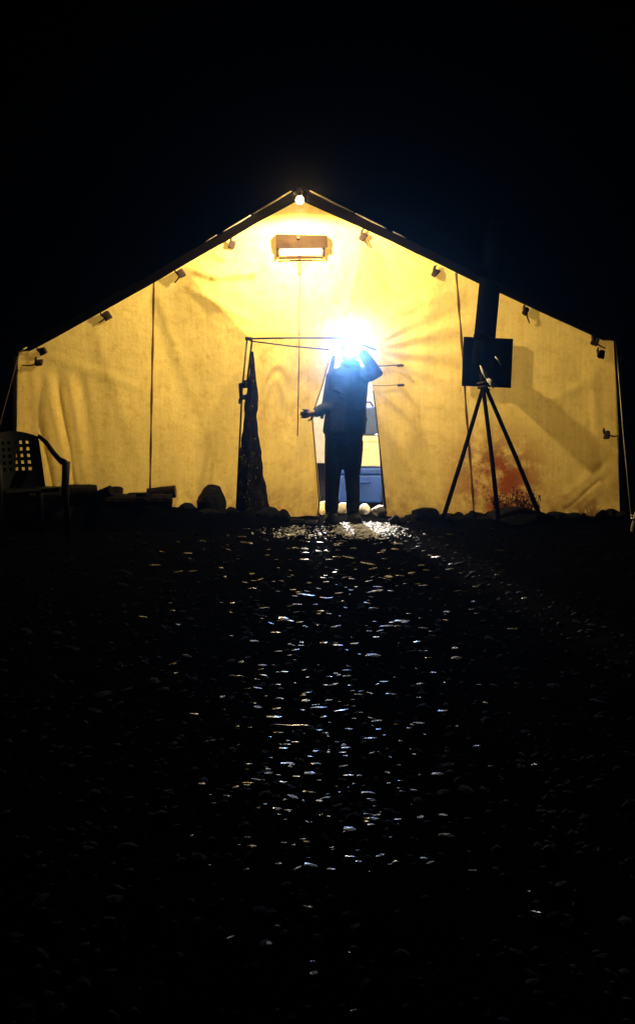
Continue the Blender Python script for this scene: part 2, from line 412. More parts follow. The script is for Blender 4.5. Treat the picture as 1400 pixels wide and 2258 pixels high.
# black fly sheet over the roof, with a pale front hem
fly = thing('fly_sheet', 'black rain fly pitched over the tent roof with pale edge', 'tarp')
OV = -0.57
fpk = P(662, 410, OV); fl0 = P(30, 771, OV); fr0 = P(1366, 746, OV)
def fly_side(e0):
    bm = BM(); n = 24; top = []; low = []
    for i in range(n + 1):
        t = i / n; p = fpk.lerp(e0, t); sag = -0.02 * math.sin(math.pi * t) + 0.008 * noise.noise((p.x * 3, 0, 0))
        for y, lst in ((OV, 0), (DEP + 0.25, 1)):
            pass
        a = Vector((p.x, OV + 0.01 * math.sin(i), p.z + sag)); b = Vector((p.x, DEP + 0.25, p.z + sag + 0.03))
        top.append((bm.verts.new(a), bm.verts.new(b)))
        low.append((bm.verts.new(a - Vector((0, 0, 0.012))), bm.verts.new(b - Vector((0, 0, 0.012)))))
    for i in range(n):
        bm.faces.new((top[i][0], top[i + 1][0], top[i + 1][1], top[i][1])); bm.faces.new((low[i][0], low[i][1], low[i + 1][1], low[i + 1][0]))
        bm.faces.new((top[i][0], low[i][0], low[i + 1][0], top[i + 1][0])); bm.faces.new((top[i][1], top[i + 1][1], low[i + 1][1], low[i][1]))
    sh_ = ob('sheet', bm, 'tarp', fly)
    # hem strips, broken where the cloth folds under
    for (t0, t1, r) in ((0.03, 0.165, 0.010), (0.172, 0.27, 0.008), (0.29, 0.33, 0.004)):
        bm = BM(); pts = []
        for i in range(13):
            t = t0 + (t1 - t0) * i / 12; p = fpk.lerp(e0, t)
            pts.append((p.x, OV - 0.026, p.z - 0.02 * math.sin(math.pi * t) - 0.002 + 0.004 * noise.noise((p.x * 9, 1, 0))))
        tube(bm, pts, [r * (0.5 + 0.5 * math.sin(math.pi * min(1, 0.1 + i / 13))) for i in range(13)], 8); ob('hem', bm, 'hem', sh_, True)
fly_side(fl0); fly_side(fr0)
# valance that closes the space between fly and roof at the front
for e, f in ((le, fl0), (re_, fr0)):
    quad('underlining', [pk + Vector((0, -0.02, 0.004)), e + Vector((0, -0.02, 0.004)), e + Vector((0, -0.02, 0.03)), fpk + Vector((0, 0.40, 0.0))], 'tarp', fly)

# ridge pole and bulb
bm = BM(); tube(bm, [P(659, 424, -0.76), P(659, 424, -0.73), P(659, 424, 0.1), P(659, 424, 5.2)], [0.030, 0.036, 0.036, 0.034], 12)
ob_ = ob('ridge_pole', bm, 'ridge', smooth=True); tag(ob_, 'round wooden ridge pole end jutting from the tent peak', 'pole')

BULB = P(661, 438, -0.66)
bulb = thing('light_bulb', 'bare glowing bulb hanging from the ridge pole at the tent peak', 'light bulb', BULB)
bm = BM(); lathe(bm, BULB, [(0.004, -0.052), (0.022, -0.046), (0.034, -0.028), (0.036, -0.012), (0.028, 0.010), (0.016, 0.026)], 16)
ob('glass', bm, emission_mat('bulb_glow', (1.0, 0.70, 0.30), 60.0), bulb, True)
bm = BM(); lathe(bm, BULB, [(0.017, 0.026), (0.019, 0.034), (0.019, 0.06), (0.01, 0.066)], 14); ob('socket', bm, 'ridge', bulb, True)
ld = bpy.data.lights.new('bulb_light', 'SPOT'); ld.energy = 360; ld.color = (1.0, 0.79, 0.42); ld.shadow_soft_size = 0.03
ld.spot_size = math.radians(172); ld.spot_blend = 0.25
lo = bpy.data.objects.new('bulb_light', ld); C.objects.link(lo); lo.location = (0, 0, -0.085); lo.parent = bulb
lo.rotation_euler = (math.radians(8), 0, 0)

# vent flap on the gable, its bright opening built as a glow
vent_flap = thing('gable_vent', 'brown vent flap with a glowing strip added in its opening on the gable', 'vent_flap', W(664, 566))
bm = BM()
for s in [((608, 516), (721, 519), (722, 546), (609, 548))]:
    y0 = -out(664, 540)
    fr = [P(px, py, y0 - 0.11) for px, py in s]; bk = [P(px, py, y0 + 0.0) for px, py in s]
    f_, k_ = [bm.verts.new(p) for p in fr], [bm.verts.new(p) for p in bk]
    bm.faces.new(f_); bm.faces.new(k_[::-1])
    for i in range(4): bm.faces.new((f_[i], k_[i], k_[(i + 1) % 4], f_[(i + 1) % 4]))
ob('hood', bm, 'hood', vent_flap)
bm = BM(); tube(bm, [P(616, 556, y0 - 0.06), P(618, 556, y0 - 0.06), P(708, 555, y0 - 0.06), P(711, 555, y0 - 0.06)], [0.02, 0.034, 0.034, 0.02], 14)
ob('opening_glow', bm, emission_mat('strip_glow', (1.0, 0.96, 0.86), 1.6), vent_flap, True)  # glowing strip added for the light showing through the vent
bm = BM()
for px in (612, 714): box(bm, P(px, 556, y0 - 0.06), (0.022, 0.07, 0.08), bevel=0.006)
tube(bm, [P(616, 569, y0 - 0.06), P(712, 568, y0 - 0.06)], 0.008, 8)
ob('bracket', bm, 'hood', vent_flap)
bm = BM(); lathe(bm, P(658, 524, y0 - 0.112), [(0.014, 0), (0.014, 0.02), (0.008, 0.026)], 12, RX(90)); ob('knob', bm, 'seam', vent_flap, True)

# ties along the front edge (each a strap loop; tails are loose cords and built cast shadows)
for i, (px, py, a, tail) in enumerate([(515, 541, 20, None), (402, 604, -35, (388, 625)), (237, 697, -35, (219, 712)), (97, 775, -30, None), (88, 801, 5, (52, 806)),
                              (800, 522, 30, (812, 545)), (958, 601, 40, None), (1157, 687, 25, (1166, 712)), (1308, 752, 20, (1332, 768)), (1321, 782, 10, None), (1335, 958, 5, (1366, 960))]):
    bm = BM(); p = W(px, py, 0.025); R = RY(a)
    box(bm, p, (0.062, 0.03, 0.075), R, bevel=0.014, jit=0.018)
    tube(bm, [p + R @ Vector((-0.02, -0.004, 0.01)), p + R @ Vector((-0.036, -0.008, 0.04)), p + R @ Vector((-0.03, -0.004, 0.062))], [0.016, 0.012, 0.006], 7)
    tie = ob('tie_strap', bm, 'dark_rope', tent)
    if tail:
        bm = BM(); q = W(tail[0], tail[1], 0.02); mid = (p + q) / 2 + Vector((0, -0.01, -0.012))
        tube(bm, [p, mid, q], [0.008, 0.007, 0.006], 8); ob('cord_and_shadow', bm, 'dark_rope', tie)

# corner poles, guy ropes
for nm, pts, lab in (('corner_pole', [P(1374, 742, -0.10), P(1384, 1142, -0.12)], 'dark corner pole standing beside the right tent wall by the stovepipe side'),
                     ('corner_pole', [P(33, 768, -0.10), P(24, 1142, -0.12)], 'dark corner pole of the tent behind the plastic chair')):
    bm = BM(); a, b = pts; tube(bm, [b, b.lerp(a, 0.5) + Vector((0.01, 0, 0)), a], [0.05, 0.047, 0.04] if a.x > 0 else [0.03, 0.03, 0.026], 10)
    ob_ = ob(nm, bm, 'pole', smooth=True)
    tag(ob_, 'thick dark corner pole beside the stovepipe side of the tent' if a.x > 0 else 'dark corner pole of the tent behind the plastic chair', 'pole')
for i, (a, b, lab) in enumerate([(P(1356, 742, -0.33), G(1391, 1168), 'pale guy rope running down to a stake by the stovepipe corner'),
                                 (P(46, 768, -0.33), G(-70, 1185), 'pale guy rope slanting down past the plastic chair')]):
    bm = BM(); tube(bm, [a, a.lerp(b, 0.5) - Vector((0, 0, 0.02)), b + Vector((0, 0, 0.10))], 0.006, 8); g = ob('guy_rope', bm, mat('grey_rope_%d' % i, (0.35, 0.30, 0.2), 0.8) if i == 0 else 'dark_rope', smooth=True)
    tag(g, lab, 'rope')
    s = thing('tent_stake', 'wooden stake holding the guy rope at the %s corner' % ('stovepipe' if i == 0 else 'chair'), 'stake', b)
    bm = BM(); tube(bm, [b + Vector((0.04, -0.02, 0.16)), b + Vector((0.01, 0, 0.02)), b + Vector((0, 0, -0.12))], [0.017, 0.017, 0.006], 8); ob('shaft', bm, mat('stake_wood_%d' % i, (0.30, 0.26, 0.17), 0.8), s)
    bm = BM(); tube(bm, [b + Vector((0.02 + 0.024 * math.cos(t), -0.01 + 0.024 * math.sin(t), 0.085 + 0.005 * t)) for t in np.linspace(0, 9, 20)], 0.006, 6); ob('rope_loop', bm, 'rope', s, True)
for (px, py, dx, lab) in ((52, 770, 9, 'small pale rope knot at the eave above the plastic chair'), (1350, 741, 7, 'small pale rope knot at the eave beside the stovepipe')):
    bm = BM(); c = P(px, py, -0.36); tube(bm, [c + Vector((-0.035, 0, -0.02)), c + Vector((-0.012, -0.01, 0.0)), c + Vector((0.012, -0.012, 0.005)), c + Vector((0.035, 0, 0.02))], [0.008, 0.013, 0.013, 0.007], 8)
    tag(ob('rope_knot', bm, 'hem', smooth=True), lab, 'knot')

# door frame of thin black rods
fr_ = thing('door_frame', 'thin black metal rod frame around the tent doorway', 'door frame', G(525, 1137))
YF = -0.295
corner = P(549, 747, YF)
bm = BM(); tube(bm, [P(541, 747, YF), P(640, 745, YF), P(760, 745, YF), P(830, 772, YF + 0.02)], 0.0085, 8); ob('top_rod', bm, 'black', fr_, True)
bm = BM(); tube(bm, [P(552, 752, YF - 0.02), P(640, 763, YF - 0.01), P(725, 771, YF)], 0.007, 8); ob('top_rod_shadow', bm, 'black', fr_, True)  # dark line built as the top rod's shadow on the canvas
bm = BM(); tube(bm, [P(545, 748, YF), P(534, 860, YF), P(521, 1140, YF)], 0.0085, 8); ob('upright_rod', bm, 'black', fr_, True)
bm = BM(); tube(bm, [P(556, 750, YF), P(550, 800, YF), P(545, 850, YF - 0.01)], [0.009, 0.009, 0.011], 8); ob('upright_rod_shadow', bm, 'shade_dark', fr_, True)  # second dark line, built as the upright rod's shadow
bm = BM(); box(bm, corner, (0.07, 0.04, 0.035), RY(8), bevel=0.008); ob('corner_joint', bm, 'black', fr_)
# clamp on the upright
cl = thing('rod_clamp', 'small black clamp with a hole fixed to the door rod', 'clamp', P(540, 885, YF))
bm = BM()
R = RY(-4)
for (px, py, w, h) in ((531, 862, 0.034, 0.15), (550, 864, 0.028, 0.16), (540, 849, 0.09, 0.055), (541, 876, 0.09, 0.05), (529, 884, 0.026, 0.05), (549, 886, 0.03, 0.05)):
    box(bm, P(px, py, YF - 0.02), (w, 0.045, h), R, bevel=0.008, jit=0.004)
ob('jaw', bm, 'black', cl)
bm = BM(); tube(bm, [P(540, 849, YF - 0.05), P(540, 838, YF - 0.05)], [0.012, 0.016], 8); ob('screw', bm, 'black', cl)
# dark lumpy form built for the shade beside the rod
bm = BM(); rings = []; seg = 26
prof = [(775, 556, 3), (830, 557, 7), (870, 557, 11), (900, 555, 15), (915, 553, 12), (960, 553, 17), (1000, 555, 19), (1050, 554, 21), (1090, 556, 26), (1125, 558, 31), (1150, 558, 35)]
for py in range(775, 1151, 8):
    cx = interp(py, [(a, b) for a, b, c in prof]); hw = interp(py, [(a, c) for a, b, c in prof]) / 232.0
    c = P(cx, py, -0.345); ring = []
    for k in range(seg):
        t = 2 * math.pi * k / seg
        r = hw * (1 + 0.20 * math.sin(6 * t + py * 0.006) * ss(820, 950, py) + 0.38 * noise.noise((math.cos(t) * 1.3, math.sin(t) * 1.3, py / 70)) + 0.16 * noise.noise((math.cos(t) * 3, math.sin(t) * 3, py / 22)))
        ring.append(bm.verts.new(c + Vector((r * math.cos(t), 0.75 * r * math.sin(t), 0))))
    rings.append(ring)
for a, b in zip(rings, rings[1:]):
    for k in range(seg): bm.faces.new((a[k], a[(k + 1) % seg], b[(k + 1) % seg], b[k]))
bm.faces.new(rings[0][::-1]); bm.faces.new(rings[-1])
nm_ = mat('shade_grain', (0.010, 0.008, 0.008), 1.0, 0.0); nt = nm_.node_tree; b_ = nt.nodes['Principled BSDF']
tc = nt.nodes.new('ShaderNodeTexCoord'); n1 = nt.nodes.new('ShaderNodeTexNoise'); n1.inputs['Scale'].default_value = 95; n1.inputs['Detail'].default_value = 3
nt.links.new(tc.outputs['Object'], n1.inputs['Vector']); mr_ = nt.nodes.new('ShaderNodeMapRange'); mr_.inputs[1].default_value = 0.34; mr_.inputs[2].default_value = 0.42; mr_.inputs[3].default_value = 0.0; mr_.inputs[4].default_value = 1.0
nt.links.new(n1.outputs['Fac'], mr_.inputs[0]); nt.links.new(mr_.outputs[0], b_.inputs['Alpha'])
tag(ob('shade_form', bm, nm_, smooth=True), 'tall dark form built for the shade beside the door rod', 'shade form')
# toggled door tie on the right panel; thinner copy below is its shadow
for (y_, x0, x1, nm) in ((806, 812, 889, 'upper'), (849, 820, 890, 'built shadow of the upper')):
    t = thing('door_tie_and_shadow', '%s cord tie with a wooden toggle on the canvas beside the person' % nm, 'cord', W(x1, y_))
    bm = BM(); tube(bm, [W(x0 + (x1 - x0) * k / 6, y_ + 1.0 * math.sin(k * 0.9), 0.014) for k in range(7)], 0.006 if nm == 'upper' else 0.0035, 8)
    ob('cord', bm, 'dark_rope', t, True)
    bm = BM(); c = W(x1 - 8, y_, 0.022); tube(bm, [c - Vector((0.035, 0, 0)), c - Vector((0.02, 0, 0)), c + Vector((0.02, 0, 0.002)), c + Vector((0.035, 0, 0))], [0.007, 0.013, 0.013, 0.007], 8)
    ob('toggle', bm, 'dark_rope', t, True)

# ------------------------------------------------------------------ stovepipe and its tripod
pipe = thing('stove_pipe', 'black stovepipe elbow and tilted flue rising from a square flashing plate', 'stovepipe', P(1075, 800, -0.06))
bm = BM(); c = P(1074, 799, -0.045); box(bm, c, (0.475, 0.012, 0.475), RY(2.5), bevel=0.004); plate = ob('flashing_plate', bm, 'iron', pipe)
bm = BM()
for sx in (-1, 1):
    box(bm, c + RY(2.5) @ Vector((sx * 0.222, -0.012, 0)), (0.022, 0.012, 0.46), RY(2.5), bevel=0.003)
    box(bm, c + RY(2.5) @ Vector((0, -0.013, sx * 0.222)), (0.42, 0.012, 0.022), RY(2.5), bevel=0.003)
ob('plate_rim', bm, 'iron', plate)
ctr = P(1064, 800, -0.045); YP = -0.42
el = [ctr, ctr + Vector((0, -0.12, 0)), P(1063, 796, -0.32), P(1064, 775, YP), P(1068, 745, YP), P(1080, 620, YP), P(1092, 500, YP)]
bm = BM(); tube(bm, el[:5], [0.095] * 5, 20); ob('elbow', bm, 'iron', pipe, True)
bm = BM(); tube(bm, [el[4] - Vector((0.003, 0, 0.03)), el[5], el[6]], [0.1, 0.098, 0.098], 20); flue = ob('flue', bm, 'iron', pipe, True)
bm = BM(); cc = el[6]
lathe(bm, cc + Vector((0, 0, 0.07)), [(0.15, 0), (0.15, 0.012), (0.02, 0.08), (0.005, 0.085)], 20)
for k in range(3): tube(bm, [cc + Vector((0.09 * math.cos(k * 2.1), 0.09 * math.sin(k * 2.1), -0.01)), cc + Vector((0.09 * math.cos(k * 2.1), 0.09 * math.sin(k * 2.1), 0.075))], 0.006, 6)
ob('rain_cap', bm, 'iron', flue)
bm = BM()
for q in (el[4] + Vector((0, 0, 0.02)), el[5]):
    bm = BM(); tube(bm, [q - Vector((0, 0, 0.012)), q + Vector((0, 0, 0.012))], 0.103, 20); ob('clamp_band', bm, 'iron', flue)

tri = thing('pole_tripod', 'three dark poles lashed as a tripod propping up the stovepipe', 'tripod', G(1085, 1140))
apex = P(1066, 852, -0.60)
feet = [(971, 1147, -0.52), (1101, 1152, -0.78), (1200, 1147, -0.55)]
tops = [P(1082, 800, -0.60), P(1058, 800, -0.56), P(1052, 805, -0.63)]
for (fx, fy, yy), tp, off in zip(feet, tops, (Vector((0, 0.02, 0)), Vector((-0.01, -0.02, 0)), Vector((0.015, -0.0, 0)))):
    f = P(fx, fy, yy); f.z = -0.03; a = apex + off
    e = a + (a - f).normalized() * 0.13
    bm = BM(); tube(bm, [f, f.lerp(a, 0.5) + Vector((0.006, 0, 0)), a, e], [0.021, 0.020, 0.018, 0.017], 10); ob('leg', bm, 'pole', tri, True)
bm = BM()
tube(bm, [apex + Vector((0.05 * math.cos(t), 0.045 * math.sin(t), -0.03 + 0.006 * t)) for t in np.linspace(0, 14, 46)], 0.010, 8)
ob('rope_lashing', bm, 'dark_rope', tri, True)
bm = BM(); tube(bm, [P(1058, 806, -0.66), P(1063, 818, -0.675), P(1071, 832, -0.675), P(1077, 838, -0.67)], [0.005, 0.013, 0.014, 0.008], 8); ob('elbow_highlight', bm, 'rope', tri, True)  # pale streak built as a highlight on the metal elbow
bm = BM(); tube(bm, [P(1074, 836, -0.68), P(1079, 840, -0.69), P(1085, 848, -0.69), P(1087, 856, -0.68)], [0.012, 0.021, 0.020, 0.006], 8); ob('elbow_highlight', bm, 'rope', tri, True)  # another pale streak standing in for the elbow's highlight
bm = BM(); tube(bm, [P(1091, 786, -0.16), P(1097, 795, -0.165), P(1105, 806, -0.16)], [0.005, 0.010, 0.004], 8); ob('plate_highlight', bm, 'rope', plate, True)  # pale streak built as the highlight on the plate

# ------------------------------------------------------------------ person
YB = -0.43
SC = (YB - CAM_Y) / F
def Q(px, py, dy=0.0):
    p = P(px, py, YB); p.y += dy; return p
person = thing('person', 'person in dark blue jacket wearing a headlamp, one hand raised to head', 'person', G(755, 1146))
hc = Q(771, 780)                      # head centre
# body: head, neck, trunk, limbs and hands as one surface
bm = BM()
def loft(bm, rows, seg=22):
    rings = []
    for (c, rx, ry) in rows:
        rings.append([bm.verts.new(c + Vector((rx * math.cos(2 * math.pi * k / seg), ry * math.sin(2 * math.pi * k / seg), 0))) for k in range(seg)])
    for a, b in zip(rings, rings[1:]):
        for k in range(seg): bm.faces.new((a[k], a[(k + 1) % seg], b[(k + 1) % seg], b[k]))
    bm.faces.new(rings[0][::-1]); bm.faces.new(rings[-1])
def head(bm):
    ellipsoid(bm, hc + Vector((0, 0.012, 0.028)), (0.076, 0.094, 0.088))
    ellipsoid(bm, hc + Vector((0, -0.018, -0.035)), (0.062, 0.072, 0.082))
    ellipsoid(bm, hc + Vector((0, -0.058, -0.098)), (0.030, 0.026, 0.022))
    limb(bm, [hc + Vector((0, -0.088, 0.014)), hc + Vector((0, -0.100, -0.022))], [0.009, 0.014], 10)
    ellipsoid(bm, hc + Vector((0, -0.078, 0.026)), (0.05, 0.016, 0.010))
    for s in (-1, 1):
        ellipsoid(bm, hc + Vector((s * 0.076, 0.012, -0.01)), (0.010, 0.020, 0.033))
        ellipsoid(bm, hc + Vector((s * 0.045, -0.062, -0.02)), (0.022, 0.016, 0.016))
head(bm)
limb(bm, [hc + Vector((0, 0.03, -0.19)), hc + Vector((0, 0.012, -0.07))], [0.062, 0.055])
loft(bm, [(Q(758, 985), 0.12, 0.08), (Q(759, 930), 0.13, 0.09), (Q(765, 880), 0.13, 0.09), (Q(769, 835), 0.14, 0.09), (Q(771, 815), 0.11, 0.07)])
shL, elL, wrL = Q(737, 830), Q(722, 897, -0.02), Q(697, 907, -0.22)
shR, elR, wrR = Q(802, 826), Q(825, 822, -0.24), Q(800, 782, -0.14)
limb(bm, [shL, elL, wrL], [0.048, 0.040, 0.027]); limb(bm, [shR, elR, wrR], [0.048, 0.040, 0.027])
hipL, knL, anL = Q(742, 965), Q(733, 1050, -0.02), Q(731, 1125)
hipR, knR, anR = Q(774, 965), Q(777, 1050, -0.02), Q(778, 1123)
limb(bm, [hipL, knL, anL], [0.065, 0.048, 0.036]); limb(bm, [hipR, knR, anR], [0.065, 0.048, 0.036])
def hand(bm, w, fwd, side, up, curl):
    fwd = fwd.normalized(); side = (side - fwd * side.dot(fwd)).normalized(); nrm = fwd.cross(side)
    if nrm.dot(up) < 0: nrm = -nrm
    limb(bm, [w, w + fwd * 0.045, w + fwd * 0.082], [0.026, 0.030, 0.028], 12)
    for i, (s, L) in enumerate(((-0.030, 0.068), (-0.010, 0.080), (0.010, 0.074), (0.030, 0.058))):
        b = w + fwd * 0.085 + side * s
        d1 = (fwd * math.cos(curl * 0.5) - nrm * math.sin(curl * 0.5)); d2 = (fwd * math.cos(curl * 1.2) - nrm * math.sin(curl * 1.2)); d3 = (fwd * math.cos(curl * 1.8) - nrm * math.sin(curl * 1.8))
        p1 = b + d1 * L * 0.45 + side * s * 0.25; p2 = p1 + d2 * L * 0.32; p3 = p2 + d3 * L * 0.25
        limb(bm, [b, p1, p2, p3], [0.0105, 0.0095, 0.0085, 0.0075], 10)
    b = w + fwd * 0.03 - side * 0.026
    limb(bm, [b, b + (fwd * 0.6 - side * 0.8) * 0.042, b + (fwd * 0.6 - side * 0.8) * 0.042 + (fwd * 0.95 - side * 0.2) * 0.032], [0.014, 0.011, 0.009], 10)
hand(bm, wrL, Vector((-0.75, -0.55, -0.06)), Vector((0.1, -0.1, 1)), Vector((0.6, -0.8, 0)), 0.55)
hand(bm, wrR, hc + Vector((0.095, -0.06, 0.07)) - wrR, Vector((0.2, -1, 0.2)), Vector((1, 0, 0)), 0.45)
body = ob('body', bm, 'skin', person, True); remesh(body, 0.0065, 3)
for s in (-1, 1):
    bm = BM(); ellipsoid(bm, hc + Vector((s * 0.031, -0.079, 0.004)), (0.013, 0.008, 0.008), 10, 8); ob('eye', bm, 'eye', body, True)
bm = BM(); ellipsoid(bm, hc + Vector((0, -0.084, -0.058)), (0.024, 0.008, 0.007), 12, 8); ob('mouth', bm, 'lip', body, True)
bm = BM(); ellipsoid(bm, hc + Vector((0, 0.024, 0.042)), (0.084, 0.096, 0.090)); ellipsoid(bm, hc + Vector((0, 0.06, -0.02)), (0.074, 0.05, 0.075))
for k in range(26):
    t = rng.uniform(0, 2 * math.pi); ph = rng.uniform(0.2, 1.2)
    d = Vector((math.cos(t) * math.sin(ph), math.sin(t) * math.sin(ph) * 1.05, math.cos(ph)))
    if d.y > -0.5: ellipsoid(bm, hc + Vector((0, 0.024, 0.042)) + d * 0.083, (0.018, 0.018, 0.014), 8, 6)
hair = ob('hair', bm, 'hair', person, True); remesh(hair, 0.008, 2)
# jacket
bm = BM()
loft(bm, [(Q(759, 957, 0.0), 0.195, 0.135), (Q(759, 950), 0.20, 0.14), (Q(761, 925), 0.196, 0.138), (Q(763, 895), 0.188, 0.132), (Q(768, 865), 0.178, 0.13), (Q(770, 840), 0.180, 0.128), (Q(770, 824), 0.172, 0.115), (Q(771, 814), 0.135, 0.10), (Q(772, 806), 0.085, 0.082), (Q(772, 800), 0.075, 0.075)], 30)
limb(bm, [shL, shL.lerp(elL, 0.5), elL, elL.lerp(wrL, 0.55), wrL], [0.078, 0.068, 0.062, 0.054, 0.045])
limb(bm, [shR, shR.lerp(elR, 0.5), elR, elR.lerp(wrR, 0.5), wrR], [0.080, 0.074, 0.068, 0.056, 0.046])
for k in range(14):
    a = rng.uniform(0, 2 * math.pi); py = rng.uniform(850, 945); c = Q(765, py)
    d = Vector((math.cos(a) * 0.185, math.sin(a) * 0.13, 0))
    limb(bm, [c + d, c + Vector((math.cos(a + 0.5) * 0.185, math.sin(a + 0.5) * 0.13, rng.uniform(-0.06, 0.06)))], [0.012, 0.010], 8)
jk = ob('jacket', bm, 'jacket', person, True); remesh(jk, 0.010, 4)
bm = BM(); lathe(bm, Q(772, 803), [(0.088, -0.03), (0.094, -0.01), (0.088, 0.022), (0.078, 0.03), (0.07, 0.02)], 20); ob('collar', bm, 'jacket', jk, True)
bm = BM(); tube(bm, [Q(768, 812, -0.108), Q(767, 850, -0.136), Q(763, 900, -0.139), Q(760, 950, -0.145)], 0.006, 6); ob('jacket_zip', bm, 'black', jk, True)
# trousers
bm = BM()
loft(bm, [(Q(757, 1012), 0.12, 0.09), (Q(757, 990), 0.168, 0.115), (Q(758, 955), 0.18, 0.125), (Q(759, 930), 0.175, 0.122)], 26)
limb(bm, [Q(739, 975), Q(736, 1015), Q(733, 1050, -0.03), Q(732, 1090), Q(731, 1122)], [0.098, 0.088, 0.074, 0.066, 0.066])
limb(bm, [Q(778, 975), Q(778, 1015), Q(776, 1050, -0.03), Q(778, 1090), Q(778, 1120)], [0.098, 0.086, 0.072, 0.064, 0.064])
for (x, y) in ((733, 1060), (732, 1108), (732, 1118), (777, 1062), (778, 1106), (778, 1116), (736, 1000), (777, 1002)):
    c = Q(x, y); tube(bm, [c + Vector((-0.05, -0.045, rng.uniform(-.02, .02))), c + Vector((0, -0.072, 0)), c + Vector((0.05, -0.045, rng.uniform(-.02, .02)))], [0.008, 0.012, 0.008], 8)
tr_ = ob('trousers', bm, 'trousers', person, True); remesh(tr_, 0.010, 3)
for ax, tw in ((731, -10), (778, 14)):
    bm = BM(); a = Q(ax, 1118); R = RZ(tw)
    z0 = -0.012
    c = Vector((a.x, a.y, 0))
    limb(bm, [Vector((a.x, a.y, 0.16)), Vector((a.x, a.y + 0.01, 0.07))], [0.056, 0.058])
    rows = []
    limb(bm, [c + R @ Vector((0, 0.05, 0.045)), c + R @ Vector((0, -0.05, 0.050)), c + R @ Vector((0, -0.15, 0.040))], [0.048, 0.052, 0.044])
    box(bm, c + R @ Vector((0, -0.055, 0.012)), (0.096, 0.28, 0.026), R, bevel=0.008)
    b_ = ob('boot', bm, 'boot', person, True); remesh(b_, 0.008, 2)
# headlamp
HL = hc + Vector((0.004, -0.112, 0.055))
hl = thing('headlamp', 'bright bluish white headlamp worn on the forehead', 'headlamp', HL)
bm = BM(); seg = 40; rr = []
for k in range(seg):
    t = 2 * math.pi * k / seg; d = Vector((math.cos(t), math.sin(t), 0))
    c = hc + Vector((0, 0.018, 0.055)); r = [bm.verts.new(c + Vector((d.x * (0.088 + a), d.y * (0.105 + a), z))) for a, z in ((0, -0.013), (0.004, -0.013), (0.004, 0.013), (0, 0.013))]
    rr.append(r)
for k in range(seg):
    a, b = rr[k], rr[(k + 1) % seg]
    for j in range(4): bm.faces.new((a[j], a[(j + 1) % 4], b[(j + 1) % 4], b[j]))
ob('strap', bm, 'black', hl)
bm = BM(); box(bm, HL + Vector((0, 0.016, 0)), (0.068, 0.034, 0.050), bevel=0.010); ob('housing', bm, 'black', hl)
bm = BM(); lathe(bm, HL + Vector((0, -0.002, 0)), [(0.024, 0), (0.026, 0.006), (0.021, 0.012), (0.006, 0.014)], 20, RX(90)); ob('lens', bm, emission_mat('led_glow', (0.78, 0.90, 1.0), 120.0), hl, True)
sd = bpy.data.lights.new('headlamp_beam', 'SPOT'); sd.energy = 430; sd.color = (0.13, 0.41, 1.0); sd.shadow_soft_size = 0.02
sd.spot_size = math.radians(64); sd.spot_blend = 1.0
so = bpy.data.objects.new('headlamp_beam', sd); C.objects.link(so); so.parent = hl; so.location = (0, -0.030, 0)
so.rotation_euler = Vector((cam.location.x - HL.x, cam.location.y - HL.y, -0.9)).to_track_quat('-Z', 'Y').to_euler()

# ------------------------------------------------------------------ inside the tent
def cooler(name, lab, x0, x1, ytop, ybot, y, m, lidm, dep=0.34):
    a, b = P(x0, ybot, y), P(x1, ytop, y); w, h = b.x - a.x, b.z - a.z; c = (a + b) / 2
    t = thing(name, lab, 'cooler', (c.x, y + dep / 2, a.z))
    bm = BM(); box(bm, Vector((c.x, y + dep / 2, a.z + h * 0.40)), (w * 0.97, dep * 0.97, h * 0.80), bevel=0.02); bd_ = ob('body', bm, m, t)
    bm = BM(); box(bm, Vector((c.x, y + dep / 2, a.z + h * 0.905)), (w, dep, h * 0.19), bevel=0.018); ob('lid', bm, lidm, t)
    bm = BM(); tube(bm, [Vector((c.x - w * 0.2, y + 0.004, a.z + h * 0.6)), Vector((c.x - w * 0.18, y - 0.02, a.z + h * 0.6)), Vector((c.x + w * 0.18, y - 0.02, a.z + h * 0.6)), Vector((c.x + w * 0.2, y + 0.004, a.z + h * 0.6))], 0.011, 8); ob('handle', bm, lidm, bd_, True)
    return t
cooler('blue_cooler', 'blue cooler on the ground inside the tent doorway', 747, 843, 1032, 1110, 0.80, 'cooler_blue', 'cooler_blue')
cooler('white_cooler', 'white cooler stacked on the blue cooler inside the doorway', 745, 841, 962, 1029, 0.82, 'cooler_white', 'cooler_white')
bm = BM(); c = P(808, 928, 0.98); box(bm, c, (0.25, 0.2, 0.30), bevel=0.05, jit=0.015); bg = thing('duffel_bag', 'navy blue bag on top of the white cooler', 'bag', P(808, 960, 0.98)); ob('pouch', bm, 'bag_blue', bg, True)
bm = BM(); tube(bm, [c + Vector((-0.07, -0.02, 0.15)), c + Vector((-0.04, -0.02, 0.20)), c + Vector((0.04, -0.02, 0.20)), c + Vector((0.07, -0.02, 0.15))], 0.012, 8); ob('handle', bm, 'bag_blue', bg, True)
LN = Vector((0.0, 1.9, 1.95))
lan = thing('camp_lantern', 'bright camp lantern hanging inside the tent', 'lantern', LN - Vector((0, 0, 0.14)))
bm = BM(); lathe(bm, LN, [(0.05, -0.10), (0.055, -0.08), (0.055, 0.06), (0.05, 0.07)], 16); ob('globe', bm, emission_mat('lantern_glow', (1.0, 0.95, 0.88), 30), lan, True)
bm = BM(); lathe(bm, LN, [(0.07, -0.14), (0.07, -0.11), (0.05, -0.10)], 16); ob('base', bm, 'black', lan)
bm = BM(); lathe(bm, LN, [(0.06, 0.07), (0.065, 0.08), (0.03, 0.12)], 16); tube(bm, [LN + Vector((0, 0, 0.11)), Vector((LN.x, LN.y, 2.99))], 0.004, 6); ob('cap', bm, 'black', lan)
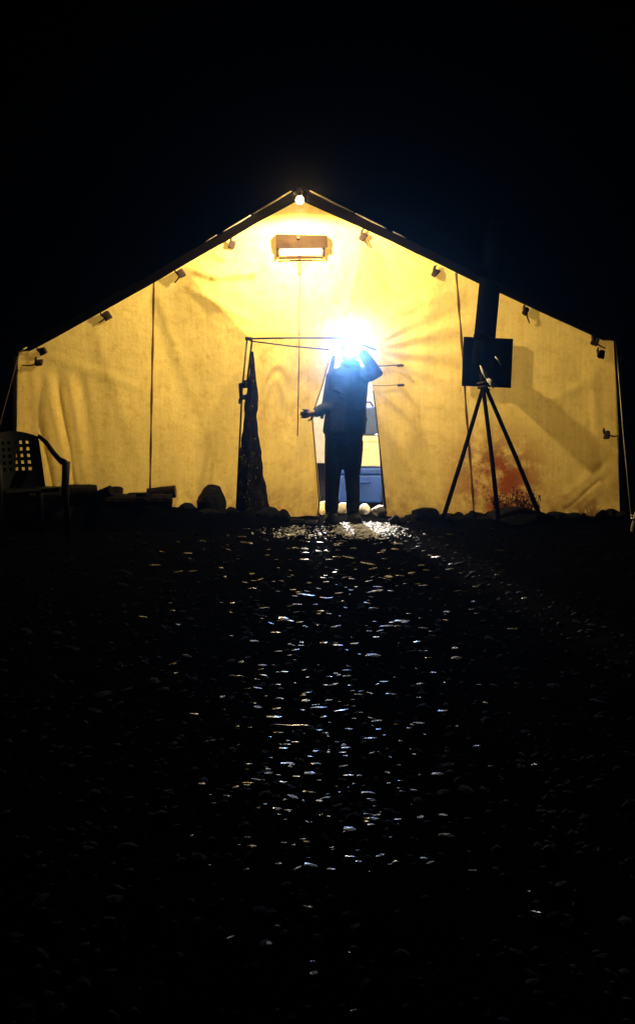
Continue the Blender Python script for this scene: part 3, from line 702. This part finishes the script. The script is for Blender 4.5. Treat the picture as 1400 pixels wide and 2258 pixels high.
pd = bpy.data.lights.new('lantern_light', 'POINT'); pd.energy = 2500; pd.color = (1.0, 0.95, 0.90); pd.shadow_soft_size = 0.08
po = bpy.data.objects.new('lantern_light', pd); C.objects.link(po); po.parent = lan; po.location = (0, -0.16, 0.13)

# ------------------------------------------------------------------ plastic garden chair
CH_Y = -1.45
ch = thing('plastic_chair', 'dark plastic garden chair with perforated back beside the woodpile', 'chair', (P(52, 1000, CH_Y).x, CH_Y, 0))
ch.rotation_euler = (0, 0, math.radians(34)); bpy.context.view_layer.update()
def chob(name, bm, m='plastic', smooth=True):
    me = bpy.data.meshes.new(name); bmesh.ops.recalc_face_normals(bm, faces=bm.faces); bm.to_mesh(me); bm.free()
    me.materials.append(M[m])
    for p in me.polygons: p.use_smooth = smooth
    o = bpy.data.objects.new(name, me); C.objects.link(o); o.parent = ch; return o
# local frame: seat faces -y
bm = BM(); box(bm, Vector((0, -0.02, 0.42)), (0.46, 0.44, 0.03), RX(-4), bevel=0.012); chob('seat', bm, smooth=False)
bm = BM()      # perforated backrest: a lattice of holes in a curved shell
nu_, nv_ = 17, 17; V = {}
def bp_(u, v):
    w = 0.235 * (1 - 0.10 * v); z = 0.42 + 0.47 * v; y = 0.20 + 0.13 * v - 0.07 * (2 * u - 1) ** 2
    z -= 0.05 * max(0, v - 0.8) / 0.2 * (2 * u - 1) ** 2
    return Vector(((2 * u - 1) * w, y, z))
for s, off in ((0, 0.0), (1, 0.016)):
    for j in range(nv_ + 1):
        for i in range(nu_ + 1): V[s, i, j] = bm.verts.new(bp_(i / nu_, j / nv_) + Vector((0, off, 0)))
hole = lambda i, j: 3 <= i <= nu_ - 4 and 5 <= j <= nv_ - 4 and i % 2 == 1 and j % 2 == 1
for j in range(nv_):
    for i in range(nu_):
        if hole(i, j):
            for (a, b) in (((i, j), (i + 1, j)), ((i + 1, j), (i + 1, j + 1)), ((i + 1, j + 1), (i, j + 1)), ((i, j + 1), (i, j))):
                bm.faces.new((V[0, a[0], a[1]], V[0, b[0], b[1]], V[1, b[0], b[1]], V[1, a[0], a[1]]))
            continue
        for s in (0, 1):
            q = (V[s, i, j], V[s, i + 1, j], V[s, i + 1, j + 1], V[s, i, j + 1]); bm.faces.new(q if s == 0 else q[::-1])
for i in range(nu_):
    for j in (0, nv_): bm.faces.new((V[0, i, j], V[0, i + 1, j], V[1, i + 1, j], V[1, i, j]))
for j in range(nv_):
    for i in (0, nu_): bm.faces.new((V[0, i, j], V[0, i, j + 1], V[1, i, j + 1], V[1, i, j]))
chob('backrest', bm, smooth=False)
for s in (-1, 1):
    bm = BM(); tube(bm, [(s * 0.225, 0.27, 0.84), (s * 0.265, 0.20, 0.79), (s * 0.285, 0.08, 0.71), (s * 0.288, -0.08, 0.655), (s * 0.285, -0.22, 0.645), (s * 0.28, -0.255, 0.62)], [0.022, 0.027, 0.030, 0.032, 0.033, 0.028], 10, 0.7, 1.2)
    chob('armrest', bm)
    bm = BM(); tube(bm, [(s * 0.28, -0.24, 0.66), (s * 0.27, -0.235, 0.42), (s * 0.29, -0.27, 0.0)], [0.034, 0.031, 0.026], 10); chob('leg', bm)
    bm = BM(); tube(bm, [(s * 0.215, 0.24, 0.46), (s * 0.26, 0.31, 0.0)], [0.034, 0.026], 10); chob('leg', bm)

# ------------------------------------------------------------------ rocks, firewood, weeds along the foot of the tent
def rock_mesh(name, seed, sub=3):
    bm = BM(); bmesh.ops.create_icosphere(bm, subdivisions=sub, radius=1)
    planes = [(Vector((math.sin(seed * 7 + k * 2.4), math.cos(seed * 3 + k * 1.7), math.sin(seed + k * 0.9))).normalized(), 0.62 + 0.2 * abs(math.sin(seed + k))) for k in range(7)]
    for v in bm.verts:
        n = v.co.normalized()
        v.co *= 1 + 0.25 * noise.noise(n * 1.4 + Vector((seed * 3.1, 0, 0)))
        for pn, pd_ in planes:
            d = v.co.dot(pn)
            if d > pd_: v.co -= pn * (d - pd_) * 0.85
        v.co += n * 0.05 * noise.noise(n * 6 + Vector((0, seed * 2.3, 0)))
    me = bpy.data.meshes.new(name); bm.to_mesh(me); bm.free(); me.materials.append(M['rock']); return me
RM = [rock_mesh('rock', s) for s in (1.0, 2.3, 3.7, 5.1)]
RP = [m.copy() for m in RM]
for m in RP: m.materials.clear(); m.materials.append(M['rock_pale'])
def rock(cx, ytop, wpx, y, lab, group=None, pale=False, hscale=1.0, name='rock'):
    i = rng.randrange(4); me = (RP if pale else RM)[i]
    d = y - CAM_Y; w = wpx * d / F; top = P(cx, ytop, y); h = max(0.03, top.z)
    o = bpy.data.objects.new(name, me); C.objects.link(o)
    o.scale = (w * 0.58, w * 0.5, h * 0.62); o.location = (top.x, y, h * 0.40); o.rotation_euler = (0, 0, rng.uniform(-0.6, 0.6))
    return tag(o, lab, 'rock', group)
GR = 'rocks along the foot of the tent'
LB = 'dark jagged rock at the foot of the tent front wall'
for (cx, ty, w, y) in [(592, 1118, 52, -0.42), (622, 1124, 34, -0.5), (508, 1118, 34, -0.4), (655, 1142, 40, -0.55), (688, 1146, 30, -0.6), (413, 1112, 44, -0.34), (405, 1124, 60, -0.5), (880, 1140, 40, -0.5),
                       (910, 1133, 36, -0.42), (938, 1118, 58, -0.45), (985, 1132, 44, -0.42), (1012, 1138, 34, -0.5), (1045, 1129, 52, -0.46), (1080, 1128, 34, -0.5), (1262, 1131, 50, -0.42), (1225, 1128, 60, -0.42), (1298, 1138, 44, -0.44),
                       (1345, 1122, 40, -0.36), (1372, 1128, 38, -0.4), (265, 1112, 50, -0.55), (210, 1108, 70, -0.6), (330, 1110, 60, -0.5), (150, 1108, 70, -0.7), (90, 1100, 70, -0.55), (460, 1122, 70, -0.6)]:
    rock(cx, ty, w, y, LB, GR)
for k in range(26):
    cx = rng.choice([rng.uniform(395, 690), rng.uniform(870, 1380), rng.uniform(950, 1300)]); rock(cx, interp(cx, [(395, 1106), (690, 1138), (870, 1138), (1000, 1132), (1380, 1126)]) + rng.uniform(-6, 8), rng.uniform(14, 34), -0.5 - rng.uniform(0, 0.1), LB, GR)
rock(1140, 1118, 110, -0.62, 'wide low dark rock under the dry shrub between the tripod poles')
rock(467, 1069, 64, -0.45, 'tall blocky dark boulder against the tent, beside the firewood', name='boulder')
for (cx, ty, w, y, lab) in [(715, 1103, 22, 0.10, 'pale upright stone beside the boot at the door flap'), (756, 1107, 22, 0.12, 'pale stone seen between the two boots'),
                            (803, 1111, 24, 0.08, 'pale small stone in front of the blue cooler'), (836, 1114, 30, -0.02, 'pale rounded stone at the right door edge of the tent')]:
    rock(cx, ty, w, y, lab, pale=True)
# low bank of earth shovelled against the foot of the canvas
bank = [(-60, 1062), (0, 1068), (150, 1072), (215, 1088), (300, 1096), (400, 1106), (440, 1112), (500, 1120), (560, 1127), (640, 1138), (690, 1150), (870, 1150), (900, 1140), (1000, 1140), (1100, 1128), (1200, 1129), (1260, 1137), (1370, 1130), (1460, 1124)]
for (lo_, hi_) in ((-60, 698), (866, 1460)):
    bm = BM(); rows = []
    for px in range(lo_, hi_, 5):
        yc = -0.52; top = P(px, interp(px, bank), yc); hgt = max(0.0, top.z) * min(1, (px - lo_ + 8) / 40, (hi_ - px) / 40)
        row = []
        for k in range(13):
            t = k / 12; y = -0.26 - 0.62 * t; sh = math.sin(math.pi * min(1, 0.05 + t * 0.95)) ** 0.8 if t < 0.97 else 0.0
            hh = hgt * sh * (1 + 0.22 * noise.noise((top.x * 5, y * 5, 4)) + 0.12 * noise.noise((top.x * 14, y * 14, 9)))
            row.append(bm.verts.new((top.x, y, hh - 0.035)))
        rows.append(row)
    for a, b in zip(rows, rows[1:]):
        for k in range(12): bm.faces.new((a[k], a[k + 1], b[k + 1], b[k]))
    o = ob('earth_bank', bm, 'ground', smooth=True); o['kind'] = 'structure'
# firewood
def log(a, b, r, lab, quarter=False, end='log'):
    t = thing('firewood_log', lab, 'firewood', ((a.x + b.x) / 2, (a.y + b.y) / 2, min(a.z, b.z) - r), 'firewood heaped beside the chair')
    ax = (b - a).normalized(); s = ax.cross(Vector((0, 0, 1)))
    if s.length < 0.1: s = Vector((1, 0, 0))
    s.normalize(); u = s.cross(ax); n = 12; bm = BM(); rings = []
    ph = rng.uniform(0, 6)
    for k in range(5):
        c = a.lerp(b, k / 4); ring = []
        for j in range(n):
            th = 2 * math.pi * j / n; rr_ = r * (1 + 0.12 * noise.noise((j * 0.9, k * 1.2, a.x * 7)))
            if quarter and math.cos(th - ph) > 0.15: rr_ *= 0.55
            ring.append(bm.verts.new(c + (s * math.cos(th) + u * math.sin(th)) * rr_))
        rings.append(ring)
    for p, q in zip(rings, rings[1:]):
        for j in range(n): bm.faces.new((p[j], p[(j + 1) % n], q[(j + 1) % n], q[j]))
    e0 = [v.co.copy() for v in rings[0]]; e1 = [v.co.copy() for v in rings[-1]]
    bark = ob('bark', bm, 'log', t)
    for e, sg in ((e0, -1), (e1, 1)):
        bm = BM(); bm.faces.new([bm.verts.new(v + ax * sg * 0.001) for v in e]); ob('cut_end', bm, 'log_end' if end == 'cut' else 'log', bark)
def lg(x0, y0, x1, y1, y, dy, rpx, lab, **k):
    log(P(x0, y0, y), P(x1, y1, y + dy), rpx / 232.0, lab, **k)
lg(150, 1082, 212, 1082, -0.75, 0.1, 13, 'dark log lying level beside the chair leg')
lg(214, 1094, 250, 1080, -0.62, -0.2, 11, 'short split log leaning between the level log and the upright chunk', quarter=True)
lg(256, 1100, 258, 1078, -0.55, 0.05, 14, 'short chunk of firewood standing on end in the heap')
lg(286, 1093, 326, 1092, -0.50, -0.25, 12, 'split log lying next to the upright chunk', quarter=True)
lg(326, 1090, 388, 1084, -0.52, 0.0, 13, 'reddish cut log at the end of the heap nearest the boulder', end='cut')
lg(170, 1104, 380, 1104, -0.66, 0.05, 14, 'long dark log along the bottom of the firewood heap')
lg(60, 1090, 150, 1090, -0.95, 0.2, 16, 'thick dark log lying under the plastic chair arm')
# weeds
def shrub(name, lab, cx, ybase, y, wpx, hpx, n, m, leaf, cat='shrub'):
    base = P(cx, ybase, y); base.z = 0.0; t = thing(name, lab, cat, base); W_ = wpx / 232; H_ = hpx / 232
    tw = BM(); lv = BM()
    for k in range(n):
        a = rng.uniform(-1, 1); b = rng.uniform(-1, 1); h = H_ * rng.uniform(0.45, 1.0) * (1 - 0.35 * abs(a))
        p0 = base + Vector((a * 0.25 * W_, b * 0.05, -0.02)); p2 = base + Vector((a * 0.5 * W_, b * 0.10, h)); p1 = p0.lerp(p2, 0.5) + Vector((rng.uniform(-.03, .03), 0, 0.02))
        tube(tw, [p0, p1, p2], [0.004, 0.003, 0.0015], 5)
        for q in range(leaf):
            f = rng.uniform(0.3, 1.0); c = p0.lerp(p1, min(1, f * 2)) if f < .5 else p1.lerp(p2, f * 2 - 1)
            c = c + Vector((rng.gauss(0, .018), rng.gauss(0, .018), rng.gauss(0, .018))); s = rng.uniform(0.010, 0.026)
            d1 = Vector((rng.gauss(0, 1), rng.gauss(0, 1), rng.gauss(0, 1))).normalized(); d2 = d1.orthogonal().normalized() * 0.5
            lv.faces.new([lv.verts.new(c - d1 * s), lv.verts.new(c + d2 * s), lv.verts.new(c + d1 * s), lv.verts.new(c - d2 * s)])
    tg_ = ob('twigs', tw, m, t)
    if leaf: ob('leaves', lv, m, tg_)
    else: lv.free()
shrub('dry_shrub', 'dry reddish shrub against the tent between the tripod poles', 1135, 1130, -0.30, 120, 84, 50, 'shrub', 10)
shrub('grass_tuft', 'thin tuft of dry grass behind the reddish cut log', 352, 1110, -0.36, 70, 72, 46, 'straw', 0, 'grass')
shrub('grass_tuft', 'small dry grass tuft at the wall below the black corner pole', 1300, 1140, -0.3, 60, 40, 30, 'straw', 0, 'grass')

# ------------------------------------------------------------------ gravel
def ico():
    bm = BM(); bmesh.ops.create_icosphere(bm, subdivisions=1, radius=1); v = np.array([p.co[:] for p in bm.verts]); f = np.array([[x.index for x in q.verts] for q in bm.faces]); bm.free(); return v, f
IV, IF = ico()
def scatter(name, pts, size, flat, m, tilt=0.25, jit=0.22, turn=3.14, long=1.0):
    n = len(pts); k = len(IV)
    v = IV[None] * (1 + nrng.uniform(-jit, jit, (n, k, 1)))
    v = v * np.stack([size * long * nrng.uniform(0.8, 1.5, n), size * nrng.uniform(0.7, 1.1, n), size * flat * nrng.uniform(0.6, 1.3, n)], -1)[:, None]
    tx, ty, tz = nrng.normal(0, tilt, n), nrng.normal(0, tilt, n), nrng.uniform(-turn, turn, n)
    c, s = np.cos(tz)[:, None], np.sin(tz)[:, None]; x, y, z = v[..., 0], v[..., 1], v[..., 2]
    x, y = x * c - y * s, x * s + y * c
    c, s = np.cos(tx)[:, None], np.sin(tx)[:, None]; y, z = y * c - z * s, y * s + z * c
    c, s = np.cos(ty)[:, None], np.sin(ty)[:, None]; x, z = x * c + z * s, -x * s + z * c
    v = np.stack([x, y, z], -1) + pts[:, None]
    f = (IF[None] + (np.arange(n) * k)[:, None, None]).reshape(-1, 3)
    me = bpy.data.meshes.new(name); me.from_pydata(v.reshape(-1, 3).tolist(), [], f.tolist())
    o = link(name, me, m); o['kind'] = 'stuff'; return o
def ground_pts(n, x0, x1, y0, y1):
    """even in the picture's rows and columns of ground: denser near by"""
    u = nrng.uniform(0, 1, n); y = y0 + (y1 - y0) * u ** 1.25
    x = nrng.uniform(x0, x1, n); return np.stack([x, y, np.zeros(n)], -1)
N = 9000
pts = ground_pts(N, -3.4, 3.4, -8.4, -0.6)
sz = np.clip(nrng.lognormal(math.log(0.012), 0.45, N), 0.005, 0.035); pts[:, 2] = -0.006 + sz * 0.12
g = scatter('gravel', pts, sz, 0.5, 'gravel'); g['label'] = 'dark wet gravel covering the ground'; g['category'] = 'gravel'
n2 = 400
rows_ = 1165 + 760 * nrng.uniform(0, 1, n2) ** 1.35; cols_ = nrng.normal(715, 120 + 0.05 * (1900 - rows_), n2)
dd = CAM_H * F / (rows_ - HY)
pts = np.stack([(cols_ - HX) * dd / F, dd + CAM_Y, np.zeros(n2)], -1)
sz = np.clip(nrng.lognormal(math.log(5.0), 0.45, n2), 2.0, 12) * dd / F * 0.75; pts[:, 2] = sz * 0.1
g = scatter('wet_chips', pts, sz, 0.3, 'chip', 0.12, 0.2, 0.35, 1.8); g['label'] = 'wet stone chips strewn over the gravel'; g['category'] = 'gravel'
# loose gravel and ice chips, coloured pale for the light before the door
a = np.stack([nrng.normal(0.43, 0.13, 2200), nrng.normal(-0.85, 0.22, 2200), np.full(2200, 0.002)], -1)
b = np.stack([nrng.normal(-0.20, 0.10, 250), nrng.normal(-0.95, 0.16, 250), np.full(250, 0.002)], -1)
c_ = np.stack([nrng.normal(0.10, 0.32, 160), nrng.normal(-1.15, 0.14, 160), np.full(160, 0.001)], -1)
pp = np.concatenate([a, b, c_]); pp = pp[(pp[:, 1] < -0.5)]
g = scatter('lit_gravel', pp, np.clip(nrng.lognormal(math.log(0.007), 0.45, len(pp)), 0.003, 0.018), 0.6, 'gravel_lit', 0.4); g['label'] = 'loose gravel coloured pale for the light before the doorway'; g['category'] = 'gravel'
# larger flat wet pebbles, each a thing
def pebble_mesh(seed):
    bm = BM(); bmesh.ops.create_icosphere(bm, subdivisions=2, radius=1)
    for v in bm.verts:
        v.co *= 1 + 0.3 * noise.noise(v.co * 1.1 + Vector((seed, 0, 0)))
        if v.co.z > 0.45: v.co.z = 0.45 + (v.co.z - 0.45) * 0.15
        v.co.z *= 0.6
    me = bpy.data.meshes.new('wet_pebble'); bm.to_mesh(me); bm.free(); me.materials.append(M['pebble']); 
    for p in me.polygons: p.use_smooth = True
    return me
PM = [pebble_mesh(s) for s in (0.5, 4.1, 8.7, 12.3)]
for k in range(120):
    py = 1195 + (2235 - 1195) * rng.random() ** 1.4; px = rng.gauss(725, 150 + 0.06 * (2150 - py))
    p = G(px, py); d = p.y - CAM_Y
    s = rng.uniform(3.5, 9) * d / F
    o = bpy.data.objects.new('wet_pebble', PM[k % 4]); C.objects.link(o)
    o.location = (p.x, p.y, s * 0.12); o.scale = (s * rng.uniform(0.8, 2.0), s * rng.uniform(0.6, 1.0), s * 0.6)
    o.rotation_euler = (rng.gauss(0, 0.13), rng.gauss(0, 0.13), rng.uniform(-0.5, 0.5))
    tag(o, 'flat wet pebble glinting on the dark gravel', 'pebble', 'wet pebbles glinting on the ground')
def stick(px0, px1, py, r, lab, m='stick'):
    a, b = G(px0, py), G(px1, py + 2); bm = BM(); n = 9; pts_ = []
    for k in range(n): q = a.lerp(b, k / (n - 1)); pts_.append(q + Vector((0, 0.006 * math.sin(k * 1.3), r * 0.8)))
    tube(bm, pts_, [r * (0.55 + 0.5 * math.sin(math.pi * (0.15 + 0.75 * k / (n - 1)))) for k in range(n)], 8)
    tag(ob('peeled_stick', bm, m, smooth=True), lab, 'stick')
stick(598, 690, 1604, 0.007, 'long pale peeled stick lying flat on the gravel')
stick(506, 538, 1494, 0.007, 'short pale peeled stick on the gravel')
bm = BM(); p = G(503, 1602); bm.faces.new([bm.verts.new(p + Vector(q)) for q in ((-0.03, 0.01, 0.012), (0.0, -0.014, 0.02), (0.035, -0.012, 0.010), (0.012, 0.016, 0.024))])
o = ob('fallen_leaf', bm, 'leaf_wet'); sm = o.modifiers.new('thick', 'SOLIDIFY'); sm.thickness = 0.0015; tag(o, 'small greenish wet leaf lying beside the long peeled stick', 'leaf')

# ------------------------------------------------------------------ haze, added to make the glow around the headlamp
bm = BM(); box(bm, Vector((0, 0, 1.55)), (204, 204, 5.3))
me = bpy.data.meshes.new('haze'); bm.to_mesh(me); bm.free()
hz = bpy.data.materials.new('haze'); hz.use_nodes = True; nt = hz.node_tree; nt.nodes.remove(nt.nodes['Principled BSDF'])
pv = nt.nodes.new('ShaderNodeVolumePrincipled'); pv.inputs['Color'].default_value = (0.92, 0.95, 1.0, 1); pv.inputs['Density'].default_value = 0.004; pv.inputs['Anisotropy'].default_value = 0.971
nt.links.new(pv.outputs[0], nt.nodes['Material Output'].inputs['Volume'])
h = link('haze', me, hz); h['kind'] = 'stuff'
